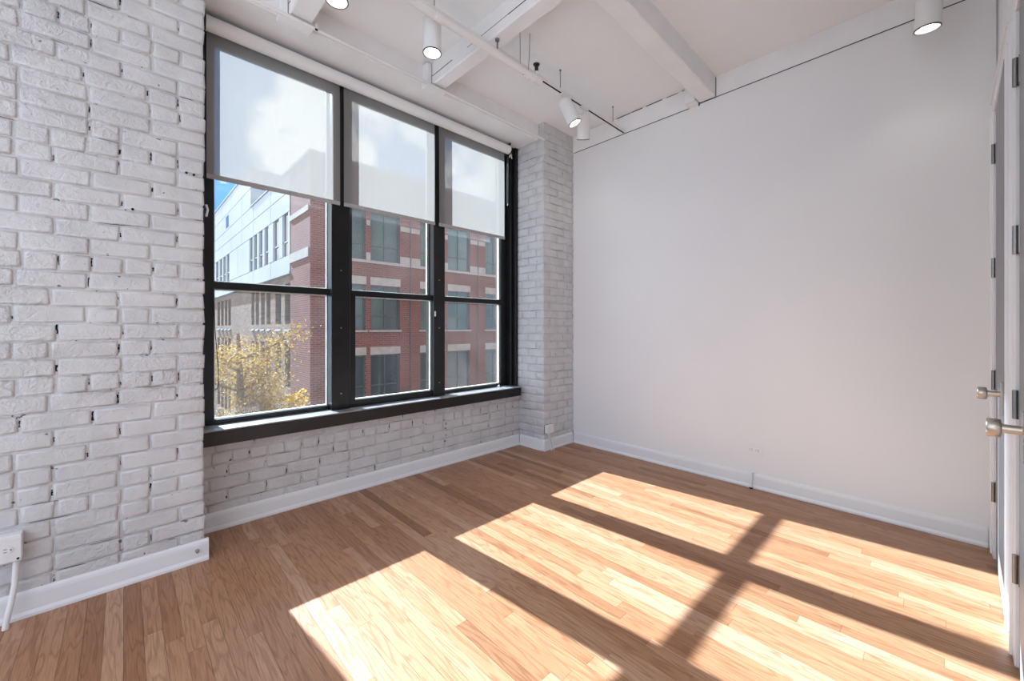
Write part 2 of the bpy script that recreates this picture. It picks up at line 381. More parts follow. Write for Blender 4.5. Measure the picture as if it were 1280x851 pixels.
# return edge of the pier: bricks seen end-on against the window frame
# brick wall below the window
wb = struct(empty('wall_back', (1.6, YW, 0)), 'white painted brick wall below the black window sill', 'wall')
pbox('mortar_bed', M['mortar_paint'], wb, PX0 - .05, XR, YW + JR, 3.30, -.2, .56)
lay_face(wb, PX0 - .03, XC, .0, .53, lambda u, z, L: put_brick(wb, *loc_to(wb, (u, YW + .045, z)), 0, L), lambda u, d, z: loc_to(wb, (u, YW - d, z)), pcrack=.42)
rs = MB()
for z, x in ((.40, 2.02), (.37, 2.035), (.33, 2.03), (.27, 2.035), (.22, 2.025)):
    rs.box(x - .012, x + .006, YW - .004, YW + .01, z - random.uniform(.01, .022), z)
shift(rs, wb).build('rust_streak', M['rust'], wb, .002)['kind'] = 'stuff'
# brick column in the far corner
co = struct(empty('wall_corner', (3.18, 2.8, 0)), 'white painted brick column in the corner beside the window', 'wall')
pbox('mortar_bed', M['mortar_paint'], co, XC + JR, XR, YP + JR, 3.30, -.2, ZC + .02)
cr = MB(); fF = lambda u, d, z: loc_to(co, (u, YP - d, z)); fL = lambda u, d, z: loc_to(co, (XC - d, u, z))
z = 0; i = 0; YE = 2.99
while z < ZC - .03:
    j = lambda a: a + random.uniform(-.006, .006)
    zc = z + COURSE / 2 + random.uniform(-.0015, .0015)
    if i % 2 == 0:
        c = j(.195); put_brick(co, *loc_to(co, (XC + .046, YP + c / 2, zc)), math.pi / 2, c, .095)
        put_brick(co, *loc_to(co, (XC + .045, (YP + c + .009 + YE) / 2, zc)), math.pi / 2, YE - YP - c - .009)
        a = XC + .10; Ls = [j(.198), 0]; Ls[1] = XR - a - Ls[0] - .012
    else:
        c = j(.195); put_brick(co, *loc_to(co, (XC + c / 2, YP + .046, zc)), 0, c, .095)
        y1 = YP + .1; l1 = j(.19); put_brick(co, *loc_to(co, (XC + .045, y1 + l1 / 2, zc)), math.pi / 2, l1)
        put_brick(co, *loc_to(co, (XC + .045, (y1 + l1 + .009 + YE) / 2, zc)), math.pi / 2, YE - y1 - l1 - .009)
        a = XC + c + .01; Ls = [j(.16), 0]; Ls[1] = XR - a - Ls[0] - .012
    for L in Ls:
        put_brick(co, *loc_to(co, (a + L / 2, YP + .045, zc)), 0, L)
        if random.random() < .3: crack(cr, fF, a + L + .005, z + .02, random.uniform(.003, .006), random.uniform(.015, .035), -.003)
        a += L + .010
    hi = .6 if z > 2.75 else .14
    if random.random() < hi: hcrack(cr, fF, XC + .03 + random.uniform(0, .1), z, random.uniform(.1, .26), -.002)
    if random.random() < hi: hcrack(cr, fL, YP + .03 + random.uniform(0, .1), z, random.uniform(.1, .22), -.002)
    if random.random() < .75: crack(cr, fF, XR - .004, z + .01, .006, random.uniform(.02, .06), .001)
    z += COURSE; i += 1
cr.build('joint_gap', M['dark'], co)['kind'] = 'stuff'

# lintel over the window, beams, right wall plate
lin = tag(box('lintel_beam', M['timber'], -2.2, 3.0, 2.685, 3.18, 3.055, ZC + .02, bevel=.006, origin=True), 'long white timber lintel spanning above the window', 'beam')
for nm, xa, xb, lab in (('ceiling_beam', 1.685, 1.79, 'white timber ceiling beam ending at the lintel above the middle shade'),
                        ('ceiling_beam', .70, .825, 'white timber ceiling beam ending at the lintel above the first shade')):
    e = tag(empty(nm, ((xa + xb) / 2, 1, ZB)), lab, 'beam', 'beams running to the window')
    pbox('timber', M['timber'], e, xa, xb, -2.4, 2.68, ZB, ZC + .02, .007)
    pbox('hanger', M['timber'], e, xa - .045, xa - .004, 2.62, 2.69, ZB - .015, ZC - .01, .004)
    pbox('bearing_block', M['timber'], e, xa - .05, xb + .01, 2.605, 2.69, ZB - .028, ZB - .004, .003)
    s = MB(); yy = -1.0
    while yy < 2.6:
        L = random.uniform(.25, .7); s.box(xa - .0012, xa + .004, yy, min(yy + L, 2.62), ZB + .062 + random.uniform(-.002, .002), ZB + .066); yy += L + random.uniform(.0, .25)
    s.box(xa + .002, xb - .02, 2.5995, 2.6005, ZB - .0008, ZB - .0004)
    shift(s, e).build('split', M['dark'], e)
bb = tag(empty('ceiling_beam', (1.9, 1.25, ZB)), 'white timber ceiling beam running into the plain right wall', 'beam')
pbox('timber', M['timber'], bb, 1.79, XR - .005, 1.19, 1.315, ZB, ZC + .02, .007)
pbox('bearing_block', M['timber'], bb, XR - .10, XR - .008, 1.318, 1.40, ZB - .012, ZB + .11, .004)
s = MB(); s.box(XR - .006, XR - .001, 1.187, 1.318, ZB - .004, ZB + .001); s.box(XR - .006, XR - .001, 1.185, 1.189, ZB - .004, ZC - .01); s.box(XR - .012, XR - .001, 1.315, 1.32, ZB - .02, ZB + .03)
shift(s, bb).build('joint_gap', M['dark'], bb)
pl = tag(empty('wall_plate', (XR, 0, ZB)), 'flat white board along the top of the right wall', 'trim board')
pbox('board', M['timber'], pl, XR - .004, XR + .01, -.24, 1.185, ZB, ZC + .01)
pbox('board', M['timber'], pl, XR - .004, XR + .01, 1.32, 2.612, ZB - .01, ZC + .01)
s = MB(); yy = 1.34
s.box(XR - .0062, XR - .001, -.2, 1.185, ZB - .0022, ZB + .0006)
s.box(XR - .0062, XR - .001, 1.40, 2.6, ZB - .0125, ZB - .0095)
while yy < 2.1: L = random.uniform(.05, .16); s.box(XR - .006, XR - .002, yy, yy + L, ZC - .009, ZC - .0045 + random.uniform(-.001, .002)); yy += L + random.uniform(.01, .04)
shift(s, pl).build('gap_line', M['dark'], pl)

# ------------------------------------------------------------------ door wall (a hair off square) with two grey doors
A = R(1.1)
dw = struct(empty('wall_near', (XR, YD, 0), math.pi - A), 'white wall with the two grey doors beside the right wall', 'wall')
# local x runs away from the corner along the wall; local y points out of the room
def dbox(name, m, parent, x0, x1, y0, y1, z0, z1, bevel=0, **k): return MB().box(x0, x1, y0, y1, z0, z1).build(name, m, parent, bevel, **k)
D1, D2, DH = (.17, .80), (1.15, 1.71), 2.31
s = MB(); s.box(-.1, D1[0] - .02, 0, .14, 0, ZC); s.box(D1[1] + .02, D2[0] - .02, 0, .14, 0, ZC); s.box(D2[1] + .02, 2.45, 0, .14, 0, ZC)
s.box(-.1, 2.45, 0, .14, DH + .02, ZC); s.build('wall_panel', M['plaster'], dw)
def door(name, x0, x1, label, tname, tlabel, ajar=0):
    t = struct(empty(tname, dw.location, math.pi - A), tlabel, 'door casing')
    cw, ct = .085, .020
    for a, b_ in ((x0 - .012 - cw, x0 - .012), (x1 + .012, x1 + .012 + cw)):
        dbox('casing_leg', M['trim'], t, a, b_, -ct, 0.001, 0, DH + .012, .003)
        e0, e1 = (a, a + .016) if a < x0 else (b_ - .016, b_)
        dbox('casing_band', M['trim'], t, e0, e1, -ct - .007, -ct + .002, 0, DH + .012, .002)
    dbox('casing_head', M['trim'], t, x0 - .012 - cw, x1 + .012 + cw, -ct, 0.001, DH + .012, DH + .012 + cw, .003)
    dbox('casing_band', M['trim'], t, x0 - .012 - cw, x1 + .012 + cw, -ct - .007, -ct + .002, DH + cw - .004, DH + .012 + cw, .002)
    for a, b_ in ((x0 - .02, x0 - .003), (x1 + .003, x1 + .02)): dbox('jamb', M['trim'], t, a, b_, 0, .14, 0, DH + .02)
    dbox('jamb', M['trim'], t, x0, x1, 0, .14, DH + .003, DH + .02)
    hp = dw.location + Vector((-math.cos(A) * x0, math.sin(A) * x0, 0))
    d = struct(empty(name, hp, math.pi - A - R(ajar)), label, 'door'); x1 -= x0; x0 = 0
    dbox('slab', M['door'], d, x0 + .002, x1, -.010, .034, .012, DH, .002)
    for zz in (2.10, 1.51, .93, .35):
        h = MB(); h.tube([(x0 - .002, -.019, zz - .05), (x0 - .002, -.019, zz + .05)], .0075, 10); ho = h.build('hinge', M['hinge'], d, smooth=True)
        dbox('leaf', M['hinge'], ho, x0 + .002, x0 + .028, -.0125, -.009, zz - .048, zz + .048)
        dbox('leaf', M['hinge'], ho, x0 - .030, x0 - .004, -.0195, -.0165, zz - .048, zz + .048)
    kx = x1 - .07; kz = .918
    k = MB(); k.lathe([(.0, .0), (.0125, .0), (.0125, .034), (.014, .034), (.014, .038), (.024, .040), (.026, .044), (.026, .064), (.024, .067), (0, .067)], 24)
    ko = k.build('knob', M['nickel'], d, smooth=True, loc=(kx, -.014, kz), rot=(R(90), 0, 0))
    dbox('escutcheon', M['nickel'], d, kx - .026, kx + .026, -.0165, -.009, kz - .085, kz + .05, .002)
    return d
door('door_1', *D1, 'grey door with nickel knob nearest the room corner', 'trim_1', 'white casing around the grey door by the corner', 1.2)
door('door_2', *D2, 'grey door with nickel knob further from the room corner', 'trim_2', 'white casing around the grey door further from the corner', 3.0)

# ------------------------------------------------------------------ baseboards
def base_profile(): return [(0, 0), (.020, 0), (.020, .012), (.014, .026), (.014, .085), (.012, .098), (.007, .108), (.0, .110)]
def baseboard(name, label, a, b_, fixed, axis, sgn, mitre=None):
    s = MB(); pts = [(fixed + sgn * p, q) for p, q in base_profile()]
    s.prism(pts, a, b_, axis); return struct(s.build(name, M['trim'], origin=True), label, 'baseboard')
baseboard('baseboard_left', 'white baseboard along the brick pier', -2.2, PX0 + .018, YP + .002, 0, -1)
baseboard('baseboard_back', 'white baseboard under the window wall', PX0 - .03, XC - .018, YW + .002, 0, -1)
baseboard('baseboard_column', 'white baseboard on the window side of the brick column', YP - .02, YW - .018, XC + .002, 1, -1)
baseboard('baseboard_corner', 'white baseboard on the front of the brick column', XC - .018, XR - .02, YP + .002, 0, -1)
baseboard('baseboard_right', 'white baseboard along the plain right wall', YD + .03, YP - .02, XR + .001, 1, -1)
sc = tag(empty('bolt', (PX0 - .03, YP - .014, .062)), 'small rusty bolt in the baseboard end of the brick pier', 'bolt')
MB().lathe([(0, 0), (.009, 0), (.009, .004), (.0045, .005), (.0045, .014), (.007, .015), (.007, .019), (0, .020)], 12).build('stem', M['rust'], sc, smooth=True, rot=(R(90), 0, 0))

# ------------------------------------------------------------------ floor strips
PW = .0565
meshes = {}
def plank_mesh(L):
    if L not in meshes:
        me = MB().box(-PW / 2 + .0004, PW / 2 - .0004, 0, L - .0008, -.018, 0).mesh('plank'); me.materials.append(M['plank']); meshes[L] = me
    return meshes[L]
s = MB(); cnt = 0; rf = random.Random(21)
def tone():
    t = rf.gauss(.55, .15)
    if rf.random() < .10: t = rf.uniform(.05, .3)
    if rf.random() < .12: t = rf.uniform(.8, 1)
    return max(0, min(1, t))
x = -1.3 + PW / 2
far = []; near = []
while x < XR - .005:
    wdt = min(PW, 2 * (XR - x))
    yend = YW + .01 if x > PX0 else YP + .01
    y = -2.4 + rf.uniform(-.3, 0)
    while y < yend - .001:
        L = rf.choice((.55, .7, .85, 1.0, 1.2, 1.45, 1.7)); y1 = min(y + L, yend)
        if yend - y1 < .14: y1 = yend
        L = y1 - y
        vis = x > -.62 and y1 > -.25
        (near if vis and L > .13 else far).append((x, y, L, (L * PW) / ((x * .694 + (y + L / 2) * .72) ** 2 + .3)))
        y = y1
    x += PW
near.sort(key=lambda q: -q[3])
far += near[300:]
for x, y, L, _ in near[:300]:
    Lq = round(L, 2)
    o = bpy.data.objects.new('plank', plank_mesh(Lq)); C.objects.link(o); o.parent = fl
    o.location = (x, y, -rf.uniform(0, .0004)); o.scale = (1, L / Lq, 1)
    t = tone(); o.color = (t, t, t, 1)
for x, y, L, _ in far: s.box(x - PW / 2 + .0004, x + PW / 2 - .0004, y, y + L - .0008, -.018, -.0002)
so = s.build('more_planks', M['plank_island'], fl); so['kind'] = 'stuff'

# ------------------------------------------------------------------ window
win = struct(empty('window_1', (1.6, 3.08, .605)), 'wide black framed window of three bays, each with upper and lower glass', 'window')
YG = 3.08; BP = M['black_paint']
def wb_(name, x0, x1, y0, y1, z0, z1, bevel=.003, m=None, parent=None): 
    return pbox(name, m or BP, win, x0, x1, y0, y1, z0, z1, bevel)
sl = wb_('sill', .27, 2.90, 2.875, 2.95, .515, .597, .003)
wb_('sill_top', .27, 2.90, 2.874, 2.95, .597, .605, .002, m=M['sill_sheen_dust'])
wb_('sill_board', .27, XC + .02, 2.95, 3.14, .54, .603, .002, m=M['sill_sheen_dust'])
wb_('jamb', .27, .345, 2.985, 3.14, .6, 3.06)
wb_('jamb', 2.87, 2.97, 3.0, 3.14, .6, 3.06)
wb_('jamb_casing', 2.905, 2.948, 2.965, 3.0, .6, 3.06)
wb_('head', .27, 2.97, 2.985, 3.14, 2.985, 3.06)
for a, b_ in ((1.078, 1.212), (1.938, 2.052)):
    mo = wb_('mullion', a, b_, 2.99, 3.12, .6, 3.0)
    sx = MB()
    for zz in (.72, 1.2, 1.62): sx.prism([(((a + b_) / 2) + .006 * math.cos(t * math.pi / 4), zz + .006 * math.sin(t * math.pi / 4)) for t in range(8)], 2.9885, 2.992, 1)
    shift(sx, win).build('screw', M['hinge'], win)
def sash(name, g, y, outer, label, pm='pane'):
    """g: glass x0,x1,z0,z1; outer the frame's outside"""
    gx0, gx1, gz0, gz1 = g; ox0, ox1, oz0, oz1 = outer
    s = MB(); y0, y1 = y - .022, y + .022
    s.box(ox0, gx0, y0, y1, oz0, oz1); s.box(gx1, ox1, y0, y1, oz0, oz1); s.box(gx0, gx1, y0, y1, oz0, gz0); s.box(gx0, gx1, y0, y1, gz1, oz1)
    so = shift(s, win).build(name, BP, win); so['label'] = label
    shift(MB().box(gx0 - .002, gx1 + .002, y - .002, y + .002, gz0 - .002, gz1 + .002), win).build('pane', M[pm], so)
    p = MB(); q = .007
    p.box(gx0, gx0 + q, y + .003, y + .02, gz0, gz1); p.box(gx1 - q, gx1, y + .003, y + .02, gz0, gz1)
    p.box(gx0 + q, gx1 - q, y + .003, y + .02, gz0, gz0 + q); p.box(gx0 + q, gx1 - q, y + .003, y + .02, gz1 - q, gz1)
    shift(p, win).build('putty', M['putty'], so)
    return so
GX = ((.400, 1.080), (1.252, 1.932), (2.100, 2.788))
OX = ((.345, 1.085), (1.205, 1.945), (2.045, 2.868))
for i, ((a, b_), (c, d)) in enumerate(zip(GX, OX)):
    w_ = ('the first bay by the brick pier', 'the middle bay', 'the last bay by the column')[i]
    sash('upper_sash', (a, b_, 1.486, 2.955), YG, (c, d, 1.464, 2.99), 'black upper sash of ' + w_)
    if i == 1: sash('lower_sash', (a + .008, b_ + .004, .655, 1.440), 3.035, (c + .006, d - .003, .604, 1.482), 'black lower sash of the middle bay', 'clean_pane')
    else: sash('lower_sash', (a, b_, .632, 1.442), YG, (c, d, .604, 1.464), 'black lower sash of ' + w_)
# latch, hooks and cord
lt = shift(MB().box(1.944, 1.952, 2.975, 2.992, 1.30, 1.345), win).build('latch', M['white_metal'], win, .002)
s = MB(); s.tube([(.352, 2.98, 1.93), (.358, 2.97, 1.90), (.352, 2.98, 1.86)], .006, 8); shift(s, win).build('cord_cleat', M['white_plastic'], win, smooth=True)
s = MB(); s.tube([(.395, 3.03, 1.45), (.400, 3.03, 1.2), (.418, 3.03, .95), (.418, 3.03, .85), (.41, 3.03, .825), (.398, 3.03, .82)], .0022, 6); shift(s, win).build('cord', M['black_metal'], win)
s = MB(); s.tube([(2.73, 3.025, .603), (2.73, 3.025, .622)], .009, 10); s.tube([(2.70, 3.02, .607), (2.745, 3.03, .607)], .006, 8); shift(s, win).build('catch', M['white_plastic'], win, smooth=True)

# ------------------------------------------------------------------ roller shades
sh = tag(empty('roller_shade', (1.56, 2.94, 2.985)), 'pale grey translucent roller shade in three bands half over the window', 'roller shade')
s = MB(); s.tube([(.343, 2.935, 2.985), (2.78, 2.935, 2.985)], .043, 28); shift(s, sh).build('roll', M['white_metal'], sh, smooth=True)
HEM = ((.352, 1.129), (1.158, 1.936), (1.980, 2.757))
for i, (a, b_) in enumerate(HEM):
    v = []; f = []; nx, nz = 14, 18
    for k in range(nz + 1):
        for j in range(nx + 1):
            u = j / nx; t = k / nz; zz = 2.112 + t * (2.985 - 2.112)
            v.append((a + (b_ - a) * u, 2.970 + .003 * math.sin(u * 5 + i * 2) * (1 - t) + (.008 * t ** 6), zz))
    for k in range(nz):
        for j in range(nx): q = k * (nx + 1) + j; f.append((q, q + 1, q + nx + 2, q + nx + 1))
    s = MB(); s.v = v; s.f = f; shift(s, sh).build('fabric', M['shade'], sh, smooth=True)
    shift(MB().box(a, b_, 2.963, 2.977, 2.088, 2.116), sh).build('hem_bar', M['hem'], sh, .004, 2)
for x0 in (.335, 2.78): shift(MB().box(x0, x0 + .008, 2.91, 2.985, 2.935, 3.05), sh).build('bracket', M['black_metal'], sh)
s = MB(); s.tube([(2.795, 2.93, 2.96), (2.79, 2.925, 2.93), (2.778, 2.92, 2.905)], .006, 8); s.tube([(2.80, 2.925, 2.955), (2.805, 2.92, 2.92), (2.81, 2.918, 2.90)], .005, 8)
shift(s, sh).build('clutch_hook', M['white_plastic'], sh, smooth=True)
s = MB(); s.tube([(2.79, 2.95, 2.92), (2.79, 2.955, 2.6), (2.79, 2.955, 2.45), (2.783, 2.955, 2.43), (2.776, 2.955, 2.45), (2.776, 2.955, 2.6), (2.778, 2.95, 2.92)], .0018, 6); shift(s, sh).build('chain', M['hinge'], sh)

# ------------------------------------------------------------------ ceiling services
cd = tag(empty('conduit', (1.5, 2.60, 3.03)), 'thin white conduit running along the lintel above the window', 'conduit')
s = MB(); s.tube([(-1.5, 2.60, 3.012), (2.94, 2.60, 3.028)], .0105, 12); shift(s, cd).build('tube', M['white_metal'], cd, smooth=True)
for x0 in (.84, 1.62, 2.4): s = MB(); s.tube([(x0, 2.60, 3.02), (x0 + .02, 2.60, 3.02)], .0115, 10); s.box(x0, x0 + .02, 2.59, 2.612, 3.02, 3.05); shift(s, cd).build('clip', M['white_metal'], cd)
s = MB(); s.tube([(.836, 2.588, 3.012), (.850, 2.588, 3.012)], .006, 8); shift(s, cd).build('screw', M['black_metal'], cd)

pp = tag(empty('sprinkler_pipe', (1.0, 1.898, 2.93)), 'white sprinkler pipe with a black upright head at its end', 'pipe')
s = MB(); s.tube([(-1.6, 1.898, 2.93), (2.05, 1.898, 2.93)], .0245, 18); shift(s, pp).build('tube', M['white_metal'], pp, smooth=True)
for x0, L in ((1.235, .05), (1.98, .05)): s = MB(); s.tube([(x0, 1.898, 2.93), (x0 + L, 1.898, 2.93)], .0275, 18); shift(s, pp).build('coupling', M['white_metal'], pp, smooth=True)
s = MB(); s.tube([(2.03, 1.898, 2.93), (2.10, 1.898, 2.93)], .031, 16); s.tube([(2.065, 1.898, 2.93), (2.065, 1.898, 2.975)], .02, 14); shift(s, pp).build('tee', M['white_metal'], pp, smooth=True)
hd = MB(); hd.tube([(2.065, 1.898, 2.97), (2.065, 1.898, 2.985)], .012, 12); hd.tube([(2.053, 1.898, 2.98), (2.053, 1.898, 3.025)], .0045, 8); hd.tube([(2.077, 1.898, 2.98), (2.077, 1.898, 3.025)], .0045, 8)
hd.tube([(2.065, 1.898, 2.985), (2.065, 1.898, 3.02)], .005, 8); hd.tube([(2.065, 1.898, 3.024), (2.065, 1.898, 3.031)], [.02, .024], 16); shift(hd, pp).build('sprinkler_head', M['black_metal'], pp, smooth=True)
s = MB()
s.tube([(1.93, 1.925, 2.935), (1.932, 1.925, 3.06), (1.935, 1.93, ZC)], .0022, 6); s.tube([(1.955, 1.870, 2.935), (1.975, 1.88, 3.06), (2.0, 1.9, ZC)], .0022, 6); s.tube([(1.93, 1.925, 2.935), (1.935, 1.90, 2.902), (1.955, 1.87, 2.935)], .0022, 6)
shift(s, pp).build('wire_loop', M['hinge'], pp)
s = MB(); s.tube([(1.72, 1.92, 2.95), (1.72, 1.92, ZB + .001)], .005, 8); s.tube([(1.72, 1.92, ZB - .012), (1.72, 1.92, ZB + .001)], .014, 10); shift(s, pp).build('hanger_rod', M['hinge'], pp)

def track(name, y, x0, x1, label):
    t = tag(empty(name, ((x0 + x1) / 2, y, 3.035)), label, 'light track')
    pbox('rail', M['white_metal'], t, x0, x1, y - .0175, y + .0175, 3.035, 3.056, .002)
    pbox('slot', M['dark'], t, x0 + .01, x1 - .01, y - .006, y + .006, 3.0335, 3.036)
    for hx in ((.4, 1.3, 2.45, 3.20) if y > 1 else (.4, 1.9, 2.6)):
        if hx < x1: s = MB(); s.tube([(hx, y, 3.05), (hx, y, ZC)], .0028, 8); s.tube([(hx, y, ZC - .006), (hx, y, ZC)], .008, 8); shift(s, t).build('hanger_rod', M['hinge'], t)
track('light_track', 2.0, -1.4, 3.395, 'white light track reaching the right wall beside the sprinkler pipe')
track('light_track', .0, -1.0, 3.395, 'white light track ending above the two grey doors')

def lamp(x, y, tilt, az, label, power=1.5):
    e = tag(empty('track_spotlight', (x, y, 3.035)), label, 'spotlight', 'white cylinder track spotlights')
    box('adapter', M['white_metal'], -.045, .045, -.016, .016, -.018, 0, e, .003)
    s = MB(); s.tube([(0, 0, -.016), (0, 0, -.062)], .0085, 12); s.build('stem', M['white_metal'], e, smooth=True)
    rot = Euler((tilt, 0, az), 'XYZ'); rot = (Matrix.Rotation(az, 4, 'Z') @ Matrix.Rotation(tilt, 4, 'X')).to_euler()
    piv = (0, 0, -.052)
    s = MB(); s.lathe([(.0, .0), (.046, .0), (.051, -.004), (.0525, -.010), (.0525, -.192), (.049, -.192)], 32)
    c = s.build('can', M['white_metal'], e, smooth=True, loc=piv, rot=rot)
    MB().lathe([(.0525, -.1905), (.0535, -.1915), (.0535, -.1960), (.0490, -.1965), (.0488, -.1915)], 32).build('rim', M['black_metal'], c, smooth=True)
    MB().lathe([(.0488, -.1950), (.044, -.178), (.038, -.164)], 32).build('reflector', M['reflector'], c, smooth=True)
    MB().lathe([(.0395, -.1680), (.030, -.1685), (.015, -.169), (.0005, -.1695)], 32).build('lens', M['glow'], c, smooth=True)
    ld = bpy.data.lights.new('lamp_beam', 'SPOT'); ld.energy = power; ld.spot_size = R(105); ld.spot_blend = .9; ld.shadow_soft_size = .04; ld.color = (1, .95, .88)
    lo = bpy.data.objects.new('lamp_beam', ld); C.objects.link(lo); lo.parent = c; lo.location = (0, 0, -.205)
    return e
lamp(1.285, 2.0, 0, 0, 'white track spotlight pointing straight down left of the middle ceiling beam')
lamp(.745, 2.0, 0, 0, 'white track spotlight pointing straight down under the beam above the first shade')
lamp(2.50, 2.0, R(25), R(-140), 'white track spotlight tilted with its lit lens showing, beside the sprinkler head')
lamp(2.76, 2.0, R(30), R(-50), 'white track spotlight turned to the right wall, its lens hidden')
lamp(3.06, .0, R(6), R(-60), 'white track spotlight in front of the right wall near the doors')

# ------------------------------------------------------------------ outlets and cable stubs
def duplex(parent, m, place):
    """slots of a horizontal duplex outlet: place(u, w, out) -> box coordinates"""
    for cu in (-.021, .021):
        a = MB(); a.prism([(cu + .0155 * math.cos(t * math.pi / 8), .0145 * math.sin(t * math.pi / 8)) for t in range(16)], 0, .0025, 2)
        a.v = [place(*p) for p in a.v]; f = a.build('receptacle', M['white_plastic'], parent, .0005)
        b_ = MB()
        for du, w0, w1 in ((-.004, .003, .0085), (-.004, -.0085, -.004)): b_.box(cu + du - .006, cu + du + .003, w0 + .001, w0 + .003 if w0 > 0 else w0 + .003, .002, .0029)
        b_.prism([(cu + .009 + .0025 * math.cos(t * math.pi / 4), .0025 * math.sin(t * math.pi / 4)) for t in range(8)], .002, .0029, 2)
        b_.v = [place(*p) for p in b_.v]; b_.build('slot', M['dark'], f)
ow = tag(empty('wall_outlet', (XR, .915, .285)), 'small white duplex outlet set sideways in the right wall', 'outlet')
box('plate', M['white_plastic'], -.007, 0, -.057, .057, -.036, .036, ow, .002)
duplex(ow, None, lambda u, v, d: (-.007 - d, u, v))
ob = tag(empty('outlet_box', (-.352, YP, .315)), 'white surface mounted outlet box low on the brick pier', 'outlet')
box('back_box', M['white_plastic'], -.062, .052, -.048, 0, -.055, .048, ob, .003)
box('cover', M['white_plastic'], -.064, .054, -.053, -.047, -.057, .050, ob, .003)
duplex(ob, None, lambda u, v, d: (u - .004, -.053 - d, v - .004))
s = MB(); s.box(-.064, .054, -.054, -.046, .032, .038); s.build('cover_ridge', M['white_plastic'], ob, .002)
for px in (.044,): MB().lathe([(0, 0), (.004, 0), (.004, .003), (0, .003)], 10).build('screw', M['dark'], ob, loc=(px, -.053, -.046), rot=(R(90), 0, 0))
s = MB(); s.tube([(.036, -.03, -.05), (.036, -.032, -.09), (.034, -.036, -.15), (.026, -.05, -.22), (.016, -.06, -.28), (.012, -.062, -.314)], .0095, 12); s.build('conduit', M['white_plastic'], ob, smooth=True)
cs = tag(empty('cable_stub', (XR - .03, .93, 0)), 'short white pipe stub rising from the floor at the right wall', 'pipe stub')
s = MB(); s.tube([(-.003, 0, .008), (.0, 0, .05), (.004, -.004, .118)], .0095, 12); s.build('pipe', M['white_plastic'], cs, smooth=True)
s = MB(); s.tube([(-.003, 0, 0), (-.003, 0, .010)], .0115, 12); s.build('collar', M['dark'], cs)
jb = tag(empty('junction_box', (XC + .065, YP, .20)), 'white painted junction box with two cables low on the column corner', 'junction box')
box('box', M['white_plastic'], -.055, .045, -.040, 0, -.03, .05, jb, .004)
box('painted_shadow', M['dark'], -.057, .047, -.006, 0, -.034, .0525, jb)  # dark sheet drawn as the shadow line round the box
s = MB(); s.tube([(-.012, -.012, -.028), (-.004, -.018, -.10), (.006, -.03, -.155), (.012, -.036, -.2)], .0068, 10); s.build('cable', M['white_plastic'], jb, smooth=True)
s = MB(); s.tube([(.006, -.012, -.028), (.016, -.018, -.075), (.034, -.03, -.13), (.044, -.036, -.2)], .0068, 10); s.build('cable', M['white_plastic'], jb, smooth=True)

# ------------------------------------------------------------------ outside
GZ = -7.6
ow_ = MB(); ow_.box(-1.45, .22, 3.33, 3.40, GZ, 14); ow_.box(3.02, 26, 3.33, 3.40, GZ, 14); ow_.box(.22, 3.02, 3.33, 3.40, GZ, .45); ow_.box(.22, 3.02, 3.33, 3.40, 3.40, 14)
struct(ow_.build('wall_outside_blocker', M['outer_brick'], origin=True), 'outer brick face around the window opening, added to block sky light on the facade opposite', 'wall')  # unseen outer wall, added to keep sky light off the facade opposite
struct(box('ground', M['asphalt'], -150, 220, 3.4, 320, GZ - .5, GZ), 'grey asphalt street outside the window', 'street')
YF, XB = 21.0, 6.56
bd = tag(empty('brick_building', (XB, YF, GZ)), 'red brick building with stone lintels across the street', 'building')
def bbx(name, m, parent, root, x0, x1, y0, y1, z0, z1):
    s = MB().box(x0, x1, y0, y1, z0, z1); s.v = [(p[0] - root.location.x, p[1] - root.location.y, p[2] - root.location.z) for p in s.v]
    return s.build(name, m, parent)
XE = 30.0; RT = 9.75; YT = 24.3
# front wall built as piers and spandrels so that windows sit in real openings
cols = []
for p0 in (7.63, 12.67, 17.71, 22.75): cols += [(p0, p0 + 1.72), (p0 + 1.98, p0 + 3.72)]
rows = ((4.85, 7.55), (1.08, 3.55), (-2.75, -.24), (-6.6, -4.1))
s = MB(); xs = [XB] + [q for c in cols for q in c] + [XE]
for a, b_ in zip(xs[::2], xs[1::2]): s.box(a, b_, YF, YF + .5, GZ, RT)
zs = [GZ] + sorted(q for r_ in rows for q in r_) + [RT]
for a, b_ in zip(zs[::2], zs[1::2]):
    for c in cols: s.box(c[0], c[1], YF, YF + .5, a, b_)
s.v = [(p[0] - XB, p[1] - YF, p[2] - GZ) for p in s.v]
s.build('front_wall', M['red_x'], bd)
s = MB(); s.box(XB - .006, XB + .3, YF + .002, YT, GZ, RT - .002); s.box(XB + .5, XE, YT - .3, YT, GZ, RT - .3); s.v = [(p[0] - XB, p[1] - YF, p[2] - GZ) for p in s.v]; s.build('side_wall', M['red_y'], bd)
bbx('parapet', M['stone'], bd, bd, XB - .08, XE, YF - .08, YF + .55, RT, RT + .18)
bbx('parapet', M['stone'], bd, bd, XB - .08, XB + .55, YF + .55, YT, RT, RT + .18)
